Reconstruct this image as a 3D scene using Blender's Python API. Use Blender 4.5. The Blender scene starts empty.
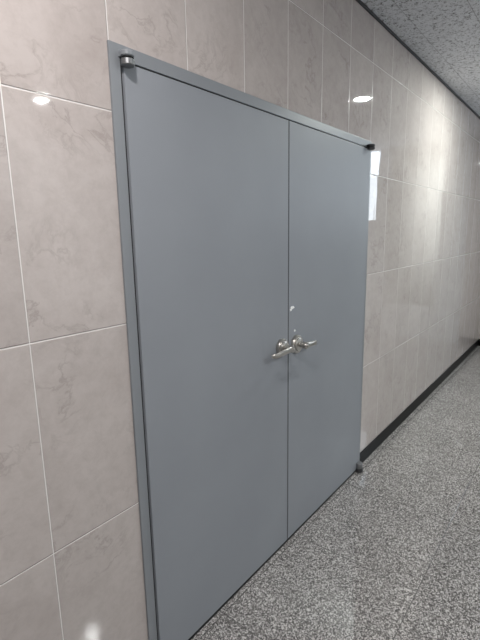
import bpy, bmesh, math
from mathutils import Vector, Matrix
D = bpy.data
COL = bpy.context.scene.collection

# ------------------------------------------------------------------ measures (metres)
TH, TZ, TW = 0.6002, 0.0938, 0.3          # wall tile height, first joint, width
CEIL = 2.7326
XEND, XBACK, YFAR = 5.78, -3.2, -3.5      # corridor limits
FTOP, FW = 2.0705, 1.8                    # outer size of door frame
LY = -0.014                               # front face of the door leaves
SEAM = 0.888

# ------------------------------------------------------------------ mesh helpers
def new_bm(): return bmesh.new()

def add_box(bm, a, b, bev=0.0, seg=2):
    r = bmesh.ops.create_cube(bm, size=1.0)
    vs = r['verts']
    for v in vs:
        v.co = Vector([a[i] + (v.co[i] + .5) * (b[i] - a[i]) for i in range(3)])
    if bev > 0:
        es = list({e for v in vs for e in v.link_edges})
        bmesh.ops.bevel(bm, geom=es, offset=bev, segments=seg, affect='EDGES', profile=.6)

def add_lathe(bm, prof, origin, axis, n=40):
    """revolve (radius, height) pairs about `axis` from origin"""
    ax = Vector(axis).normalized()
    ref = Vector((0, 0, 1)) if abs(ax.z) < .9 else Vector((1, 0, 0))
    u = ax.cross(ref).normalized(); w = ax.cross(u).normalized()
    o = Vector(origin)
    rings = []
    for r, h in prof:
        if r < 1e-6:
            rings.append([bm.verts.new(o + ax * h)])
        else:
            rings.append([bm.verts.new(o + ax * h + (u * math.cos(t) + w * math.sin(t)) * r)
                          for t in [2 * math.pi * k / n for k in range(n)]])
    for A, B in zip(rings[:-1], rings[1:]):
        for k in range(n):
            q = [A[k % len(A)], A[(k + 1) % len(A)], B[(k + 1) % len(B)], B[k % len(B)]]
            f = []
            for v in q:
                if v not in f: f.append(v)
            if len(f) >= 3: bm.faces.new(f)

def add_sweep(bm, pts, sizes, n=18, power=2.0):
    """tube along pts; sizes = (half width in z, half thickness) per point"""
    P = [Vector(p) for p in pts]
    rings = []
    for i, p in enumerate(P):
        t = (P[min(i + 1, len(P) - 1)] - P[max(i - 1, 0)]).normalized()
        up = Vector((0, 0, 1)); side = t.cross(up).normalized(); up = side.cross(t).normalized()
        hz, ht = sizes[i]
        ring = []
        for k in range(n):
            a = 2 * math.pi * k / n
            c, s = math.cos(a), math.sin(a)
            c = math.copysign(abs(c) ** (2 / power), c); s = math.copysign(abs(s) ** (2 / power), s)
            ring.append(bm.verts.new(p + side * c * ht + up * s * hz))
        rings.append(ring)
    for A, B in zip(rings[:-1], rings[1:]):
        for k in range(n):
            bm.faces.new([A[k], A[(k + 1) % n], B[(k + 1) % n], B[k]])
    bm.faces.new(list(reversed(rings[0]))); bm.faces.new(rings[-1])

def obj(name, bm, mat, parent=None, smooth=False):
    bmesh.ops.recalc_face_normals(bm, faces=bm.faces)
    me = D.meshes.new(name); bm.to_mesh(me); bm.free()
    me.materials.append(mat)
    if smooth:
        for p in me.polygons: p.use_smooth = True
        me.set_sharp_from_angle(angle=math.radians(40))
    o = D.objects.new(name, me); COL.objects.link(o)
    if parent is not None: o.parent = parent
    return o

def tag(o, label=None, cat=None, group=None, kind=None):
    if label: o['label'] = label
    if cat: o['category'] = cat
    if group: o['group'] = group
    if kind: o['kind'] = kind
    return o

# ------------------------------------------------------------------ material helpers
class NT:
    def __init__(s, name):
        s.m = D.materials.new(name); s.m.use_nodes = True
        s.t = s.m.node_tree; s.b = s.t.nodes['Principled BSDF']
    def n(s, typ, **kw):
        nd = s.t.nodes.new(typ)
        for k, v in kw.items(): setattr(nd, k, v)
        return nd
    def put(s, sock, v):
        if isinstance(v, bpy.types.NodeSocket): s.t.links.new(v, sock)
        else: sock.default_value = v
    def math(s, op, a, b=0.0, c=0.0, clamp=False):
        nd = s.n('ShaderNodeMath', operation=op, use_clamp=clamp)
        for i, v in enumerate((a, b, c)): s.put(nd.inputs[i], v)
        return nd.outputs[0]
    def comb(s, x, y, z):
        nd = s.n('ShaderNodeCombineXYZ')
        for i, v in enumerate((x, y, z)): s.put(nd.inputs[i], v)
        return nd.outputs[0]
    def coords(s):
        tc = s.n('ShaderNodeTexCoord'); sp = s.n('ShaderNodeSeparateXYZ')
        s.t.links.new(tc.outputs['Object'], sp.inputs[0])
        return tc.outputs['Object'], sp.outputs
    def noise(s, vec, scale, detail=2.0, rough=.5, dist=0.0, dim='3D', w=None):
        nd = s.n('ShaderNodeTexNoise', noise_dimensions=dim)
        s.put(nd.inputs['Vector'], vec)
        if w is not None: s.put(nd.inputs['W'], w)
        nd.inputs['Scale'].default_value = scale; nd.inputs['Detail'].default_value = detail
        nd.inputs['Roughness'].default_value = rough; nd.inputs['Distortion'].default_value = dist
        return nd.outputs['Fac']
    def vscale(s, vec, f):
        nd = s.n('ShaderNodeVectorMath', operation='MULTIPLY'); s.put(nd.inputs[0], vec); nd.inputs[1].default_value = f
        return nd.outputs[0]
    def ramp(s, fac, stops, interp='LINEAR'):
        nd = s.n('ShaderNodeValToRGB'); nd.color_ramp.interpolation = interp
        el = nd.color_ramp.elements
        while len(el) < len(stops): el.new(.5)
        for e, (p, c) in zip(el, stops):
            e.position = p; e.color = (*c, 1) if len(c) == 3 else c
        s.put(nd.inputs[0], fac); return nd.outputs[0]
    def mix(s, fac, a, b, blend='MIX'):
        nd = s.n('ShaderNodeMix', data_type='RGBA', blend_type=blend)
        s.put(nd.inputs[0], fac)
        for i, v in ((6, a), (7, b)):
            s.put(nd.inputs[i], (*v, 1) if isinstance(v, tuple) and len(v) == 3 else v)
        return nd.outputs[2]
    def mrange(s, v, a, b, c, d, smooth=False):
        nd = s.n('ShaderNodeMapRange', interpolation_type='SMOOTHSTEP' if smooth else 'LINEAR')
        for i, q in enumerate((v, a, b, c, d)): s.put(nd.inputs[i], q)
        return nd.outputs[0]
    def bump(s, h, strength=1.0, dist=.001, normal=None):
        nd = s.n('ShaderNodeBump'); s.put(nd.inputs['Height'], h)
        nd.inputs['Strength'].default_value = strength; nd.inputs['Distance'].default_value = dist
        if normal is not None: s.t.links.new(normal, nd.inputs['Normal'])
        return nd.outputs[0]
    def set(s, **kw):
        for k, v in kw.items():
            k = k.replace('_', ' ')
            s.put(s.b.inputs[k], (*v, 1) if isinstance(v, tuple) and len(v) == 3 else v)
        return s.m

def mat_plain(name, col, rough=.4, metal=0.0, spec=.5, tex=0.0, scale=40):
    s = NT(name); v, _ = s.coords()
    f = s.noise(v, scale, 3)
    lo = tuple(c * (1 - tex) for c in col); hi = tuple(min(1, c * (1 + tex)) for c in col)
    s.set(Base_Color=s.ramp(f, [(.3, lo), (.7, hi)]), Roughness=rough, Metallic=metal, Specular_IOR_Level=spec)
    return s.m

def mat_tile(name, axis):
    """polished beige marble wall tiles, 300 x 600 mm, pale joints; axis 0: wall along x, 1: wall along y"""
    s = NT(name); v, xyz = s.coords()
    u = s.math('DIVIDE', xyz[axis], TW); w = s.math('DIVIDE', s.math('SUBTRACT', xyz[2], TZ), TH)
    iu, iw = s.math('FLOOR', u), s.math('FLOOR', w)
    fu, fw = s.math('FRACT', s.math('ADD', u, 100.0)), s.math('FRACT', s.math('ADD', w, 100.0))
    # metres to the nearest joint
    du = s.math('MULTIPLY', s.math('MINIMUM', fu, s.math('SUBTRACT', 1.0, fu)), TW)
    dw = s.math('MULTIPLY', s.math('MINIMUM', fw, s.math('SUBTRACT', 1.0, fw)), TH)
    d = s.math('MINIMUM', du, dw)
    joint = s.mrange(d, .0012, .0021, 1, 0)
    wn = s.n('ShaderNodeTexWhiteNoise', noise_dimensions='3D'); s.put(wn.inputs['Vector'], s.comb(iu, iw, 3.7))
    rnd = wn.outputs['Value']; rc = s.n('ShaderNodeSeparateColor'); s.t.links.new(wn.outputs['Color'], rc.inputs[0])
    ww = s.math('MULTIPLY', rnd, 37.0)
    warp = s.n('ShaderNodeVectorMath', operation='ADD')
    nz = s.n('ShaderNodeTexNoise', noise_dimensions='4D'); s.put(nz.inputs['Vector'], v); s.put(nz.inputs['W'], ww)
    nz.inputs['Scale'].default_value = 5; nz.inputs['Detail'].default_value = 3
    s.t.links.new(v, warp.inputs[0]); s.t.links.new(s.vscale(nz.outputs['Color'], (.25, .25, .25)), warp.inputs[1])
    n1 = s.noise(warp.outputs[0], 4.0, 5, .6, .4, '4D', ww)
    n2 = s.noise(v, 24, 8, .74, .3, '4D', ww)
    vein_src = s.noise(warp.outputs[0], 6.0, 8, .62, .35, '4D', s.math('ADD', ww, 5.0))
    vein = s.math('POWER', s.mrange(s.math('ABSOLUTE', s.math('SUBTRACT', vein_src, .5)), 0, .030, 1, 0), 1.6)
    vmask = s.mrange(s.noise(v, 5, 2, .5, 0, '4D', s.math('ADD', ww, 11.0)), .44, .62, 0, 1)
    base = s.ramp(n1, [(.25, (.462, .410, .388)), (.5, (.515, .463, .440)), (.75, (.56, .507, .483))])
    base = s.mix(s.mrange(n2, .42, .70, 0, .42), base, (.37, .318, .296))
    base = s.mix(s.math('MULTIPLY', s.math('MULTIPLY', vein, vmask), .50), base, (.29, .245, .225))
    tone = s.math('ADD', .955, s.math('MULTIPLY', rnd, .09))
    base = s.mix(1.0, base, s.comb(tone, tone, tone), 'MULTIPLY')
    lip = s.mrange(s.math('ABSOLUTE', s.math('SUBTRACT', s.math('MULTIPLY', fw, TH), .0026)), .0004, .0012, 1, 0)
    base = s.mix(s.math('MULTIPLY', lip, .55), base, (.16, .13, .115))
    col = s.mix(joint, base, (.80, .77, .745))
    # soft waviness of the polished face, each tile tilted a hair, recessed joints
    wav = s.noise(s.vscale(v, (1, 1, .35)), 9, 2)
    tilt = s.math('ADD', s.math('MULTIPLY', s.math('SUBTRACT', rc.outputs[0], .5), s.math('MULTIPLY', fu, TW)),
                  s.math('MULTIPLY', s.math('SUBTRACT', rc.outputs[1], .5), s.math('MULTIPLY', fw, TH)))
    hgt = s.math('ADD', s.math('MULTIPLY', wav, .00045), s.math('MULTIPLY', tilt, .006))
    hgt = s.math('SUBTRACT', hgt, s.math('MULTIPLY', s.mrange(d, .0008, .0032, 1, 0, True), .0012))
    s.set(Base_Color=col, Roughness=s.math('ADD', .026, s.math('MULTIPLY', joint, .25)), IOR=1.52,
          Normal=s.bump(hgt, 1.0, 1.0))
    return s.m

def mat_granite():
    s = NT('speckled_grey_granite'); v, xyz = s.coords()
    def vor(scale):
        nd = s.n('ShaderNodeTexVoronoi', feature='F1'); s.put(nd.inputs['Vector'], v); nd.inputs['Scale'].default_value = scale
        sc = s.n('ShaderNodeSeparateColor'); s.t.links.new(nd.outputs['Color'], sc.inputs[0]); return sc.outputs
    a = vor(225); b = vor(420)
    big = s.noise(v, 95, 3, .6)
    f = s.math('ADD', s.math('MULTIPLY', a[0], .52), s.math('ADD', s.math('MULTIPLY', b[1], .28), s.math('MULTIPLY', big, .30)))
    col = s.ramp(f, [(.24, (.048, .045, .044)), (.43, (.135, .126, .121)), (.60, (.262, .247, .239)), (.80, (.67, .64, .62))])
    pat = s.noise(v, 3.0, 2)
    col = s.mix(1.0, col, s.ramp(pat, [(.3, (.92, .92, .92)), (.7, (1.06, 1.06, 1.06))]), 'MULTIPLY')
    fx = s.math('FRACT', s.math('ADD', s.math('DIVIDE', s.math('SUBTRACT', xyz[0], .957), .6), 100.0))
    fy = s.math('FRACT', s.math('ADD', s.math('DIVIDE', s.math('ADD', xyz[1], .637), .6), 100.0))
    def near(q): return s.math('MULTIPLY', s.math('MINIMUM', q, s.math('SUBTRACT', 1.0, q)), .6)
    dj = s.math('MINIMUM', near(fx), near(fy))
    j = s.mrange(dj, .0010, .0026, 1, 0)
    col = s.mix(s.math('MULTIPLY', j, .85), col, (.07, .068, .066))
    h = s.math('ADD', s.math('MULTIPLY', s.noise(v, 22, 2), .0001), s.math('MULTIPLY', j, -.0006))
    s.set(Base_Color=col, Roughness=s.math('ADD', .035, s.math('MULTIPLY', f, .05)), IOR=1.62, Normal=s.bump(h, 1, 1))
    return s.m

def mat_ceiling():
    s = NT('fissured_acoustic_board'); v, xyz = s.coords()
    f = s.noise(v, 70, 4, .72, .6); g = s.noise(v, 30, 2, .5)
    spot = s.mrange(s.math('ADD', f, s.math('MULTIPLY', g, .25)), .655, .745, 0, 1)
    base = s.ramp(s.noise(v, 140, 2), [(.3, (.62, .636, .665)), (.7, (.78, .797, .83))])
    col = s.mix(s.math('MULTIPLY', spot, .85), base, (.13, .132, .137))
    fx = s.math('FRACT', s.math('ADD', s.math('DIVIDE', s.math('SUBTRACT', xyz[0], 2.33), .6), 100.0))
    fy = s.math('FRACT', s.math('ADD', s.math('DIVIDE', s.math('ADD', xyz[1], .135), .3), 100.0))
    nx = s.math('MULTIPLY', s.math('MINIMUM', fx, s.math('SUBTRACT', 1.0, fx)), .6)
    ny = s.math('MULTIPLY', s.math('MINIMUM', fy, s.math('SUBTRACT', 1.0, fy)), .3)
    j = s.mrange(s.math('MINIMUM', nx, ny), .0008, .0028, 1, 0)
    col = s.mix(s.math('MULTIPLY', j, .5), col, (.12, .12, .125))
    h = s.math('ADD', s.math('MULTIPLY', spot, -.002), s.math('MULTIPLY', j, -.002))
    s.set(Base_Color=col, Roughness=.95, Specular_IOR_Level=.1, Normal=s.bump(h, .7, 1))
    return s.m

def mat_door():
    s = NT('satin_blue_grey_paint'); v, xyz = s.coords()
    f = s.noise(v, 2.2, 3); g = s.noise(v, 220, 2)
    col = s.ramp(f, [(.3, (.256, .271, .296)), (.7, (.280, .296, .322))])
    # faint scuffs around the handles
    sc = s.math('MULTIPLY', s.mrange(s.noise(s.vscale(v, (14, 14, 5)), 1, 4, .6, 1.2), .56, .72, 0, 1),
                s.mrange(s.math('ABSOLUTE', s.math('SUBTRACT', xyz[2], .96)), .05, .35, 1, 0))
    sc = s.math('MULTIPLY', sc, s.mrange(s.math('ABSOLUTE', s.math('SUBTRACT', xyz[0], .89)), .08, .32, 1, 0))
    col = s.mix(s.math('MULTIPLY', sc, .12), col, (.13, .14, .15))
    h = s.math('ADD', s.math('MULTIPLY', g, .00003), s.math('MULTIPLY', s.noise(v, 3.5, 1), .0006))
    s.set(Base_Color=col, Roughness=.44, Specular_IOR_Level=.32, Normal=s.bump(h, 1, 1))
    return s.m

def mat_emit(name, col, strength):
    s = NT(name); v, _ = s.coords()
    c = s.ramp(s.noise(v, 3, 1), [(.3, tuple(x * .93 for x in col)), (.7, col)])
    s.set(Base_Color=(.8, .8, .8), Emission_Color=c, Emission_Strength=strength, Roughness=.5)
    return s.m

def mat_glow():
    """added glowing panel; emission fades painted in at bottom, top and one side"""
    s = NT('panel_glow'); v, xyz = s.coords()
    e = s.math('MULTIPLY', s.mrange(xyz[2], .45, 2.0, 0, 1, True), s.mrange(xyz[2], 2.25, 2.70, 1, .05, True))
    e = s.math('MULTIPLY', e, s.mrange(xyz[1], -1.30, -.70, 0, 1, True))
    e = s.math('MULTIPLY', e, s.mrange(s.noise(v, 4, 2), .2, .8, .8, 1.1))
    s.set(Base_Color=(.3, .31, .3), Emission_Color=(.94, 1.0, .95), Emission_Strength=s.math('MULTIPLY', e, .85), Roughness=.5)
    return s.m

def mat_metal(name, col, rough):
    s = NT(name); v, _ = s.coords()
    g = s.noise(s.vscale(v, (60, 60, 900)), 1, 2)
    s.set(Base_Color=s.ramp(g, [(.3, tuple(c * .93 for c in col)), (.7, col)]), Metallic=1.0,
          Roughness=s.math('ADD', rough, s.math('MULTIPLY', g, .08)))
    return s.m

M_TILE = mat_tile('polished_marble_tile', 0)
M_TILE_END = mat_tile('polished_marble_tile_end', 1)
M_FLOOR = mat_granite(); M_CEIL = mat_ceiling(); M_DOOR = mat_door()
M_FRAME = mat_plain('grey_frame_paint', (.235, .250, .268), .36, tex=.04, scale=3)
M_BASE = mat_plain('black_stone_skirting', (.006, .0058, .0058), .35, spec=.08, tex=.3, scale=120)
M_MOULD = mat_plain('dark_ceiling_moulding', (.03, .03, .033), .6, tex=.1)
M_NICKEL = mat_metal('satin_nickel', (.56, .535, .50), .26)
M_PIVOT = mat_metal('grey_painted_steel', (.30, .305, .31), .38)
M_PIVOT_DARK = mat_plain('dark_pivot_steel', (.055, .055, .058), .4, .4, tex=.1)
M_DARK = mat_plain('black_washer_gap_shade', (.012, .012, .013), .5)  # for the washers and the strips that paint gap shade
M_RESIDUE = mat_plain('pale_filler', (.93, .93, .92), .6, tex=.06, scale=160)
M_PAINTWALL = mat_plain('pale_wall_paint', (.62, .635, .65), .6, tex=.03, scale=4)
M_WHITE = mat_plain('white_trim', (.75, .75, .75), .4, tex=.02)
M_LAMP = mat_emit('lamp_diffuser', (1.0, .985, .96), 6.0)
M_SKYGLASS = mat_emit('daylit_frosted_glass', (.80, .90, 1.0), 4.5)
M_GLOW = mat_glow()
M_SKYTOP = mat_emit('daylit_clear_glass', (.78, .89, 1.0), 6.5)

# ------------------------------------------------------------------ room shell
bm = new_bm()
add_box(bm, (XBACK, 0, 0), (0, .15, CEIL)); add_box(bm, (FW, 0, 0), (XEND + .15, .15, CEIL)); add_box(bm, (0, 0, FTOP), (FW, .15, CEIL))
tag(obj('wall_left', bm, M_TILE), 'long corridor wall of glossy beige marble tiles around the grey doors', 'wall', kind='structure')
bm = new_bm(); add_box(bm, (XBACK - .15, YFAR - .15, -.1), (XEND + .15, .15, 0))
tag(obj('floor', bm, M_FLOOR), 'polished speckled grey granite floor', 'floor', kind='structure')
bm = new_bm(); add_box(bm, (XBACK - .15, YFAR - .15, CEIL), (XEND + .15, .15, CEIL + .1))
tag(obj('ceiling', bm, M_CEIL), 'grey fissured acoustic board ceiling', 'ceiling', kind='structure')
WY0, WY1, WZ0, WZ1 = -3.1, -1.51, 1.70, 2.7315      # window high in the end wall
DY0, DY1, DZ0, DZ1 = -1.34, -.57, .45, 2.715     # added glowing panel beside it
bm = new_bm()
add_box(bm, (XEND, YFAR, 0), (XEND + .15, WY0, CEIL)); add_box(bm, (XEND, WY1, 0), (XEND + .15, DY0, CEIL)); add_box(bm, (XEND, DY1, 0), (XEND + .15, -.26, CEIL))
add_box(bm, (XEND, DY0, 0), (XEND + .15, DY1, DZ0)); add_box(bm, (XEND, DY0, DZ1), (XEND + .15, DY1, CEIL))
add_box(bm, (XEND, WY0, 0), (XEND + .15, WY1, WZ0)); add_box(bm, (XEND, WY0, WZ1), (XEND + .15, WY1, CEIL))
tag(obj('wall_back', bm, M_PAINTWALL), 'pale painted end wall closing the far end of the corridor', 'wall', kind='structure')
bm = new_bm(); add_box(bm, (XEND, -.26, 0), (XEND + .15, 0, CEIL))
tag(obj('wall_end', bm, M_TILE_END), 'narrow tiled return wall at the far corner of the corridor', 'wall', kind='structure')
bm = new_bm(); add_box(bm, (XBACK, YFAR - .15, 0), (XEND, YFAR, CEIL))
tag(obj('wall_right', bm, M_PAINTWALL), 'pale painted corridor wall facing the doors', 'wall', kind='structure')
bm = new_bm(); add_box(bm, (XBACK - .15, YFAR, 0), (XBACK, 0, CEIL))
tag(obj('wall_front', bm, M_PAINTWALL), 'pale painted wall behind the viewer', 'wall', kind='structure')

# window in the end wall (seen mirrored in the tiles beside the door)
bm = new_bm()
for a, b in (((WY0, WZ0), (WY0 + .03, WZ1)), ((WY1 - .02, WZ0), (WY1, WZ1)), ((WY0, WZ0), (WY1, WZ0 + .025)), ((WY0, WZ1 - .005), (WY1, WZ1))):
    add_box(bm, (XEND + .01, a[0], a[1]), (XEND + .07, b[0], b[1]), .003)
win = tag(obj('window_1', bm, M_WHITE), 'white framed daylight window high in the end wall', 'window', kind='structure')
WZM = 2.36
bm = new_bm(); add_box(bm, (XEND + .035, WY0 + .028, WZ0 + .023), (XEND + .041, WY1 - .018, WZM))
obj('pane', bm, M_SKYGLASS, win)
bm = new_bm(); add_box(bm, (XEND + .035, WY0 + .028, WZM), (XEND + .041, WY1 - .018, WZ1 - .004))
obj('pane', bm, M_SKYTOP, win)

bm = new_bm()  # unseen glowing panel, added to brighten the band mirrored in the tiles
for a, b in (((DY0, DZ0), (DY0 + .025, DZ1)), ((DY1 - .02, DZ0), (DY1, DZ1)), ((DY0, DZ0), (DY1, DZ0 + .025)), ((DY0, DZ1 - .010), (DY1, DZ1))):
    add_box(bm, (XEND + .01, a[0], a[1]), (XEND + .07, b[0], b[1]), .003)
glow = tag(obj('glow_panel', bm, M_WHITE), 'added glowing panel in the end wall nearer the tiled wall', 'window', kind='structure')
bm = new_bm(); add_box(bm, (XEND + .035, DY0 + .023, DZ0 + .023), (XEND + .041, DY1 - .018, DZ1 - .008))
obj('pane', bm, M_GLOW, glow)

# skirting, 94 mm black stone
def skirting(name, a, b, label):
    bm = new_bm(); add_box(bm, a, b, .0025, 2)
    tag(obj(name, bm, M_BASE), label, 'baseboard', kind='structure')
skirting('baseboard_left', (FW + .002, -.004, 0), (XEND - .0005, .0, TZ), 'black baseboard along tiled wall beyond the right door')
skirting('baseboard_front', (XBACK, -.004, 0), (-.006, .0, TZ), 'black baseboard along tiled wall left of the doors')
skirting('baseboard_back', (XEND - .010, -.26, 0), (XEND, -.004, TZ), 'short black baseboard on the narrow return wall at far corner')
bm = new_bm(); add_box(bm, (XBACK, -.010, CEIL - .014), (XEND, 0, CEIL), .002)
tag(obj('trim_2', bm, M_MOULD), 'thin dark moulding where tiled wall meets the ceiling', 'moulding', kind='structure')
bm = new_bm(); add_box(bm, (XEND - .010, -.56, CEIL - .014), (XEND, -.010, CEIL), .002)
tag(obj('trim_3', bm, M_MOULD), 'thin dark moulding where the end wall meets the ceiling', 'moulding', kind='structure')

# ------------------------------------------------------------------ door frame (trim_1) with the fixed halves of the pivots
JW = 0.030
bm = new_bm()
FY = -.007
add_box(bm, (-.005, FY, 0), (JW, .12, FTOP + .002), .0015)
add_box(bm, (FW - JW, FY, 0), (FW, .12, FTOP + .002), .0015)
add_box(bm, (JW - .001, FY, FTOP - .036), (FW - JW + .001, .12, FTOP + .002), .0015)
# stops behind the leaves
add_box(bm, (JW - .002, .034, 0), (JW + .018, .10, FTOP - .035))
add_box(bm, (FW - JW - .018, .034, 0), (FW - JW + .002, .10, FTOP - .035))
add_box(bm, (JW, .034, FTOP - .060), (FW - JW, .10, FTOP - .035))
frame = tag(obj('trim_1', bm, M_FRAME), 'grey painted steel door frame around the double doors', 'door frame', kind='structure')

bm = new_bm()   # black strips in the rebate, standing in for the gap's shade
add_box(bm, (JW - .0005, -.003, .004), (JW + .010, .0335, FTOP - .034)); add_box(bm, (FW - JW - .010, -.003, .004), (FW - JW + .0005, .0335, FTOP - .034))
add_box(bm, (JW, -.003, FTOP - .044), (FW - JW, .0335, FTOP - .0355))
obj('gap_shade_strip', bm, M_DARK, frame)['label'] = 'black strip painting shade in the frame gap'
bm = new_bm(); add_box(bm, (JW, -.013, 0), (FW - JW, .10, .005), .001)  # black strip laid under the leaves as their shade
obj('floor_shade_strip', bm, M_DARK, frame)['label'] = 'black strip painting shade under the doors'

def pivot_part(parent, name, x, y, z0, z1, r, mat, label=None, arm=None):
    """short drum on a leaf or frame, with a flat ear that ties it to the steel behind"""
    bm = new_bm(); h = z1 - z0
    add_lathe(bm, [(0, 0), (r - .0025, 0), (r, .0025), (r, h - .0025), (r - .0025, h), (0, h)], (x, y, z0), (0, 0, 1))
    if arm: add_box(bm, *arm)
    o = obj(name, bm, mat, parent, True)
    if label: o['label'] = label
    return o

# ------------------------------------------------------------------ door leaves
ZB, ZT = .014, FTOP - .044
def leaf(name, x0, x1, label):
    bm = new_bm(); add_box(bm, (x0, LY, ZB), (x1, LY + .042, ZT), .0018, 2)
    return tag(obj(name, bm, M_DOOR), label, 'door', kind='structure')
L0, L1, R0, R1 = JW + .006, SEAM - .0037, SEAM + .0037, 1.760
door_l = leaf('door_1', L0, L1, 'left grey steel door leaf, wide and nearest, lever pointing left')
door_r = leaf('door_2', R0, R1, 'right grey steel door leaf, farther one with pale repair spots above its lever')
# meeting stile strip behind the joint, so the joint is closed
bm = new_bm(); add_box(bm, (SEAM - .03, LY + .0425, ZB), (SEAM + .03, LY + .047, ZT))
add_box(bm, (SEAM - .0036, LY + .002, ZB + .001), (SEAM + .0036, LY + .043, ZT - .001))  # black fill inside the joint, painting its line of shade
obj('astragal_seam_shade', bm, M_DARK, door_r)

# ------------------------------------------------------------------ lever handles
def handle(door, cx, cz, sgn, label, q=1.06):
    y0 = LY
    bm = new_bm()   # round rose, stepped and slightly domed
    add_lathe(bm, [(a * q, b) for a, b in ((0, 0), (.0375, 0), (.0385, .002), (.0385, .012), (.0365, .0155), (.029, .0165), (.0275, .0235), (.022, .0265), (0, .027))],
              (cx, y0, cz), (0, -1, 0), 48)
    h = obj('door_handle', bm, M_NICKEL, door, True); h['label'] = label
    bm = new_bm()   # neck
    add_lathe(bm, [(0, .015), (.0145, .015), (.0125, .026), (.0115, .040), (.0160, .046), (.0170, .050), (.0170, .062), (.0150, .0655), (0, .0665)],
              (cx, y0, cz), (0, -1, 0), 32)
    obj('neck', bm, M_NICKEL, h, True)
    bm = new_bm()   # lever: leaves the neck, droops a hair, returns to the door at its tip
    k = [(-.010, .056, 0, .0125, .0085), (.0, .0575, 0, .0145, .009), (.02, .058, -.0005, .0130, .008), (.045, .0575, -.002, .0120, .0075), (.075, .056, -.004, .0118, .007),
         (.098, .053, -.0065, .0115, .0066), (.112, .048, -.0085, .011, .006), (.121, .041, -.010, .0095, .005), (.125, .034, -.0105, .0065, .0035)]
    pts = [(cx + sgn * a, y0 - b, cz + c) for a, b, c, _, _ in k]
    add_sweep(bm, pts, [(p, q) for *_, p, q in k], 20, 2.6)
    obj('lever', bm, M_NICKEL, h, True)
    bm = new_bm()   # turn button on the neck end
    add_lathe(bm, [(0, .066), (.0065, .066), (.0065, .069), (.005, .070), (0, .070)], (cx, y0, cz), (0, -1, 0), 24)
    obj('lock_button', bm, M_NICKEL, h, True)
    return h
handle(door_l, .826, 1.045, -1, 'satin nickel lever handle pointing left')
handle(door_r, .953, 1.034, 1, 'satin nickel lever handle pointing right', 1.16)

# pale filled spots on the right leaf above its handle
import random
random.seed(4)
def blotch(parts, label):
    bm = new_bm()
    for cx, cz, rx, rz in parts:
        c = bm.verts.new((cx, LY - .0009, cz)); ring = []; low = []
        n = 16
        for k in range(n):
            a = 2 * math.pi * k / n; q = random.uniform(.75, 1.15)
            ring.append(bm.verts.new((cx + rx * q * .8 * math.cos(a), LY - .0008, cz + rz * q * .8 * math.sin(a))))
            low.append(bm.verts.new((cx + rx * q * math.cos(a), LY + .0004, cz + rz * q * math.sin(a))))
        for k in range(n):
            bm.faces.new([c, ring[k], ring[(k + 1) % n]]); bm.faces.new([ring[k], low[k], low[(k + 1) % n], ring[(k + 1) % n]])
    o = obj('repair_spot', bm, M_RESIDUE, door_r); o['label'] = label
blotch([(.924, 1.215, .019, .009), (.910, 1.206, .009, .007)], 'pale filler blotch')
blotch([(.945, 1.100, .008, .006)], 'small pale filler spot')

# ------------------------------------------------------------------ pivots
PX, PY = .040, -.026
pivot_part(frame, 'pivot_hinge', PX, PY, 2.037, 2.052, .0190, M_FRAME, 'grey upper drum of the near top pivot', ((PX - .016, PY, 2.0385), (PX + .016, FY + .001, 2.0505)))
pivot_part(frame, 'pivot_washer', PX, PY, 2.0318, 2.0372, .0175, M_DARK)
pivot_part(door_l, 'pivot_hinge', PX, PY, 2.014, 2.032, .0190, M_PIVOT, 'grey lower drum of the top pivot', ((PX - .004, PY, 2.016), (PX + .016, LY + .001, 2.0255)))
RX = FW - .054
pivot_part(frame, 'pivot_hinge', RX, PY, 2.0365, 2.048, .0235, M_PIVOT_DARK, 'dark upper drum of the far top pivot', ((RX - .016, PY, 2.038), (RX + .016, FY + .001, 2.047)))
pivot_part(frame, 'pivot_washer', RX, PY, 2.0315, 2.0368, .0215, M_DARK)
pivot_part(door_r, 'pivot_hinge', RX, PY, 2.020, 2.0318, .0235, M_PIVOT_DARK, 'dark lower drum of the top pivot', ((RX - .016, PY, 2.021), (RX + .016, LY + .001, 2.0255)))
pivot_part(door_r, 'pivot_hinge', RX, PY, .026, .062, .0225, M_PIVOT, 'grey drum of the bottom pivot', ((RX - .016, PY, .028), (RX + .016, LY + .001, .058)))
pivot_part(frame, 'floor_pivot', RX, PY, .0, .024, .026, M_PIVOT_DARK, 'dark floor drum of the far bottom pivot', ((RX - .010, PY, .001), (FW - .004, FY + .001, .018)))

pivot_part(door_l, 'pivot_hinge', PX, PY, .026, .058, .0190, M_PIVOT, 'grey drum of the near bottom pivot', ((PX - .004, PY, .028), (PX + .016, LY + .001, .055)))
pivot_part(frame, 'floor_pivot', PX, PY, .0, .024, .0215, M_PIVOT_DARK, 'dark floor drum of the near bottom pivot', ((PX - .030, PY, .001), (PX + .010, FY + .001, .018)))

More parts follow.
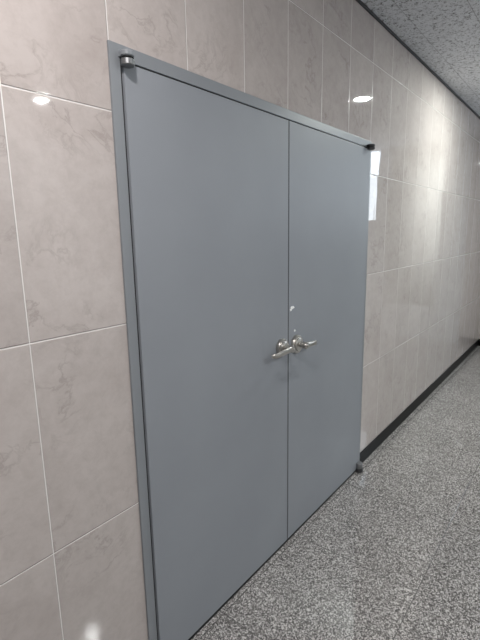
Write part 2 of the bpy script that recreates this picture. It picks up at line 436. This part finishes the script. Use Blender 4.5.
# ------------------------------------------------------------------ ceiling downlights (two staggered rows)
def downlight(x, y, power, label, tint=(.98, 1.0, .985)):
    bm = new_bm()
    add_lathe(bm, [(.054, -.0005), (.056, -.006), (.070, -.005), (.074, -.0015), (.074, -.0002)], (x, y, CEIL), (0, 0, 1), 48)
    o = tag(obj('ceiling_downlight', bm, M_WHITE, None, True), label, 'ceiling light', 'recessed downlights along the corridor')
    bm = new_bm(); add_lathe(bm, [(0, -.0035), (.0545, -.0035), (.0545, -.0008), (0, -.0008)], (x, y, CEIL), (0, 0, 1), 40)
    obj('diffuser', bm, M_LAMP, o)
    la = D.lights.new('downlight_lamp', 'AREA'); la.shape = 'DISK'; la.size = .120; la.energy = power; la.color = tint
    lo = D.objects.new('downlight_lamp', la); COL.objects.link(lo); lo.location = (x, y, CEIL - .009)
P1 = 26
downlight(-.6, -.67, 23, 'round white recessed downlight in ceiling, nearest the left door', (1.0, .955, .94))
downlight(3.18, -.67, 32, 'round white recessed downlight in ceiling beyond the right door', (.94, 1.0, .95))
downlight(1.3, -2.74, 36, 'round white recessed downlight in far row opposite the doors')
downlight(-2.5, -2.74, 20, 'round white recessed downlight in far row behind the viewer')
downlight(5.1, -2.74, 9, 'round white recessed downlight in far row near the window')

# ------------------------------------------------------------------ world and camera
w = D.worlds.new('world'); bpy.context.scene.world = w; w.use_nodes = True
w.node_tree.nodes['Background'].inputs[0].default_value = (.02, .021, .022, 1)
f, yaw, pit, roll, cx, cy, cz = 436.322, .896, -.193, -.0182, -.8015, -1.0785, 1.5533
cp, sp = math.cos(pit), math.sin(pit)
F = Vector((math.sin(yaw) * cp, math.cos(yaw) * cp, sp)); R = Vector((math.cos(yaw), -math.sin(yaw), 0)); U = R.cross(F)
c, s_ = math.cos(roll), math.sin(roll)
R2 = c * R + s_ * U; U2 = -s_ * R + c * U
cam = D.cameras.new('camera'); cam.sensor_fit = 'HORIZONTAL'; cam.sensor_width = 36; cam.lens = f / 480 * 36; cam.clip_start = .01
co = D.objects.new('camera', cam); COL.objects.link(co)
m = Matrix.Identity(4)
for i in range(3):
    m[i][0], m[i][1], m[i][2] = R2[i], U2[i], -F[i]
m[0][3], m[1][3], m[2][3] = cx, cy, cz
co.matrix_world = m
sc = bpy.context.scene; sc.camera = co
sc.view_settings.view_transform = 'Standard'; sc.view_settings.look = 'None'
sc.view_settings.exposure = 0.0
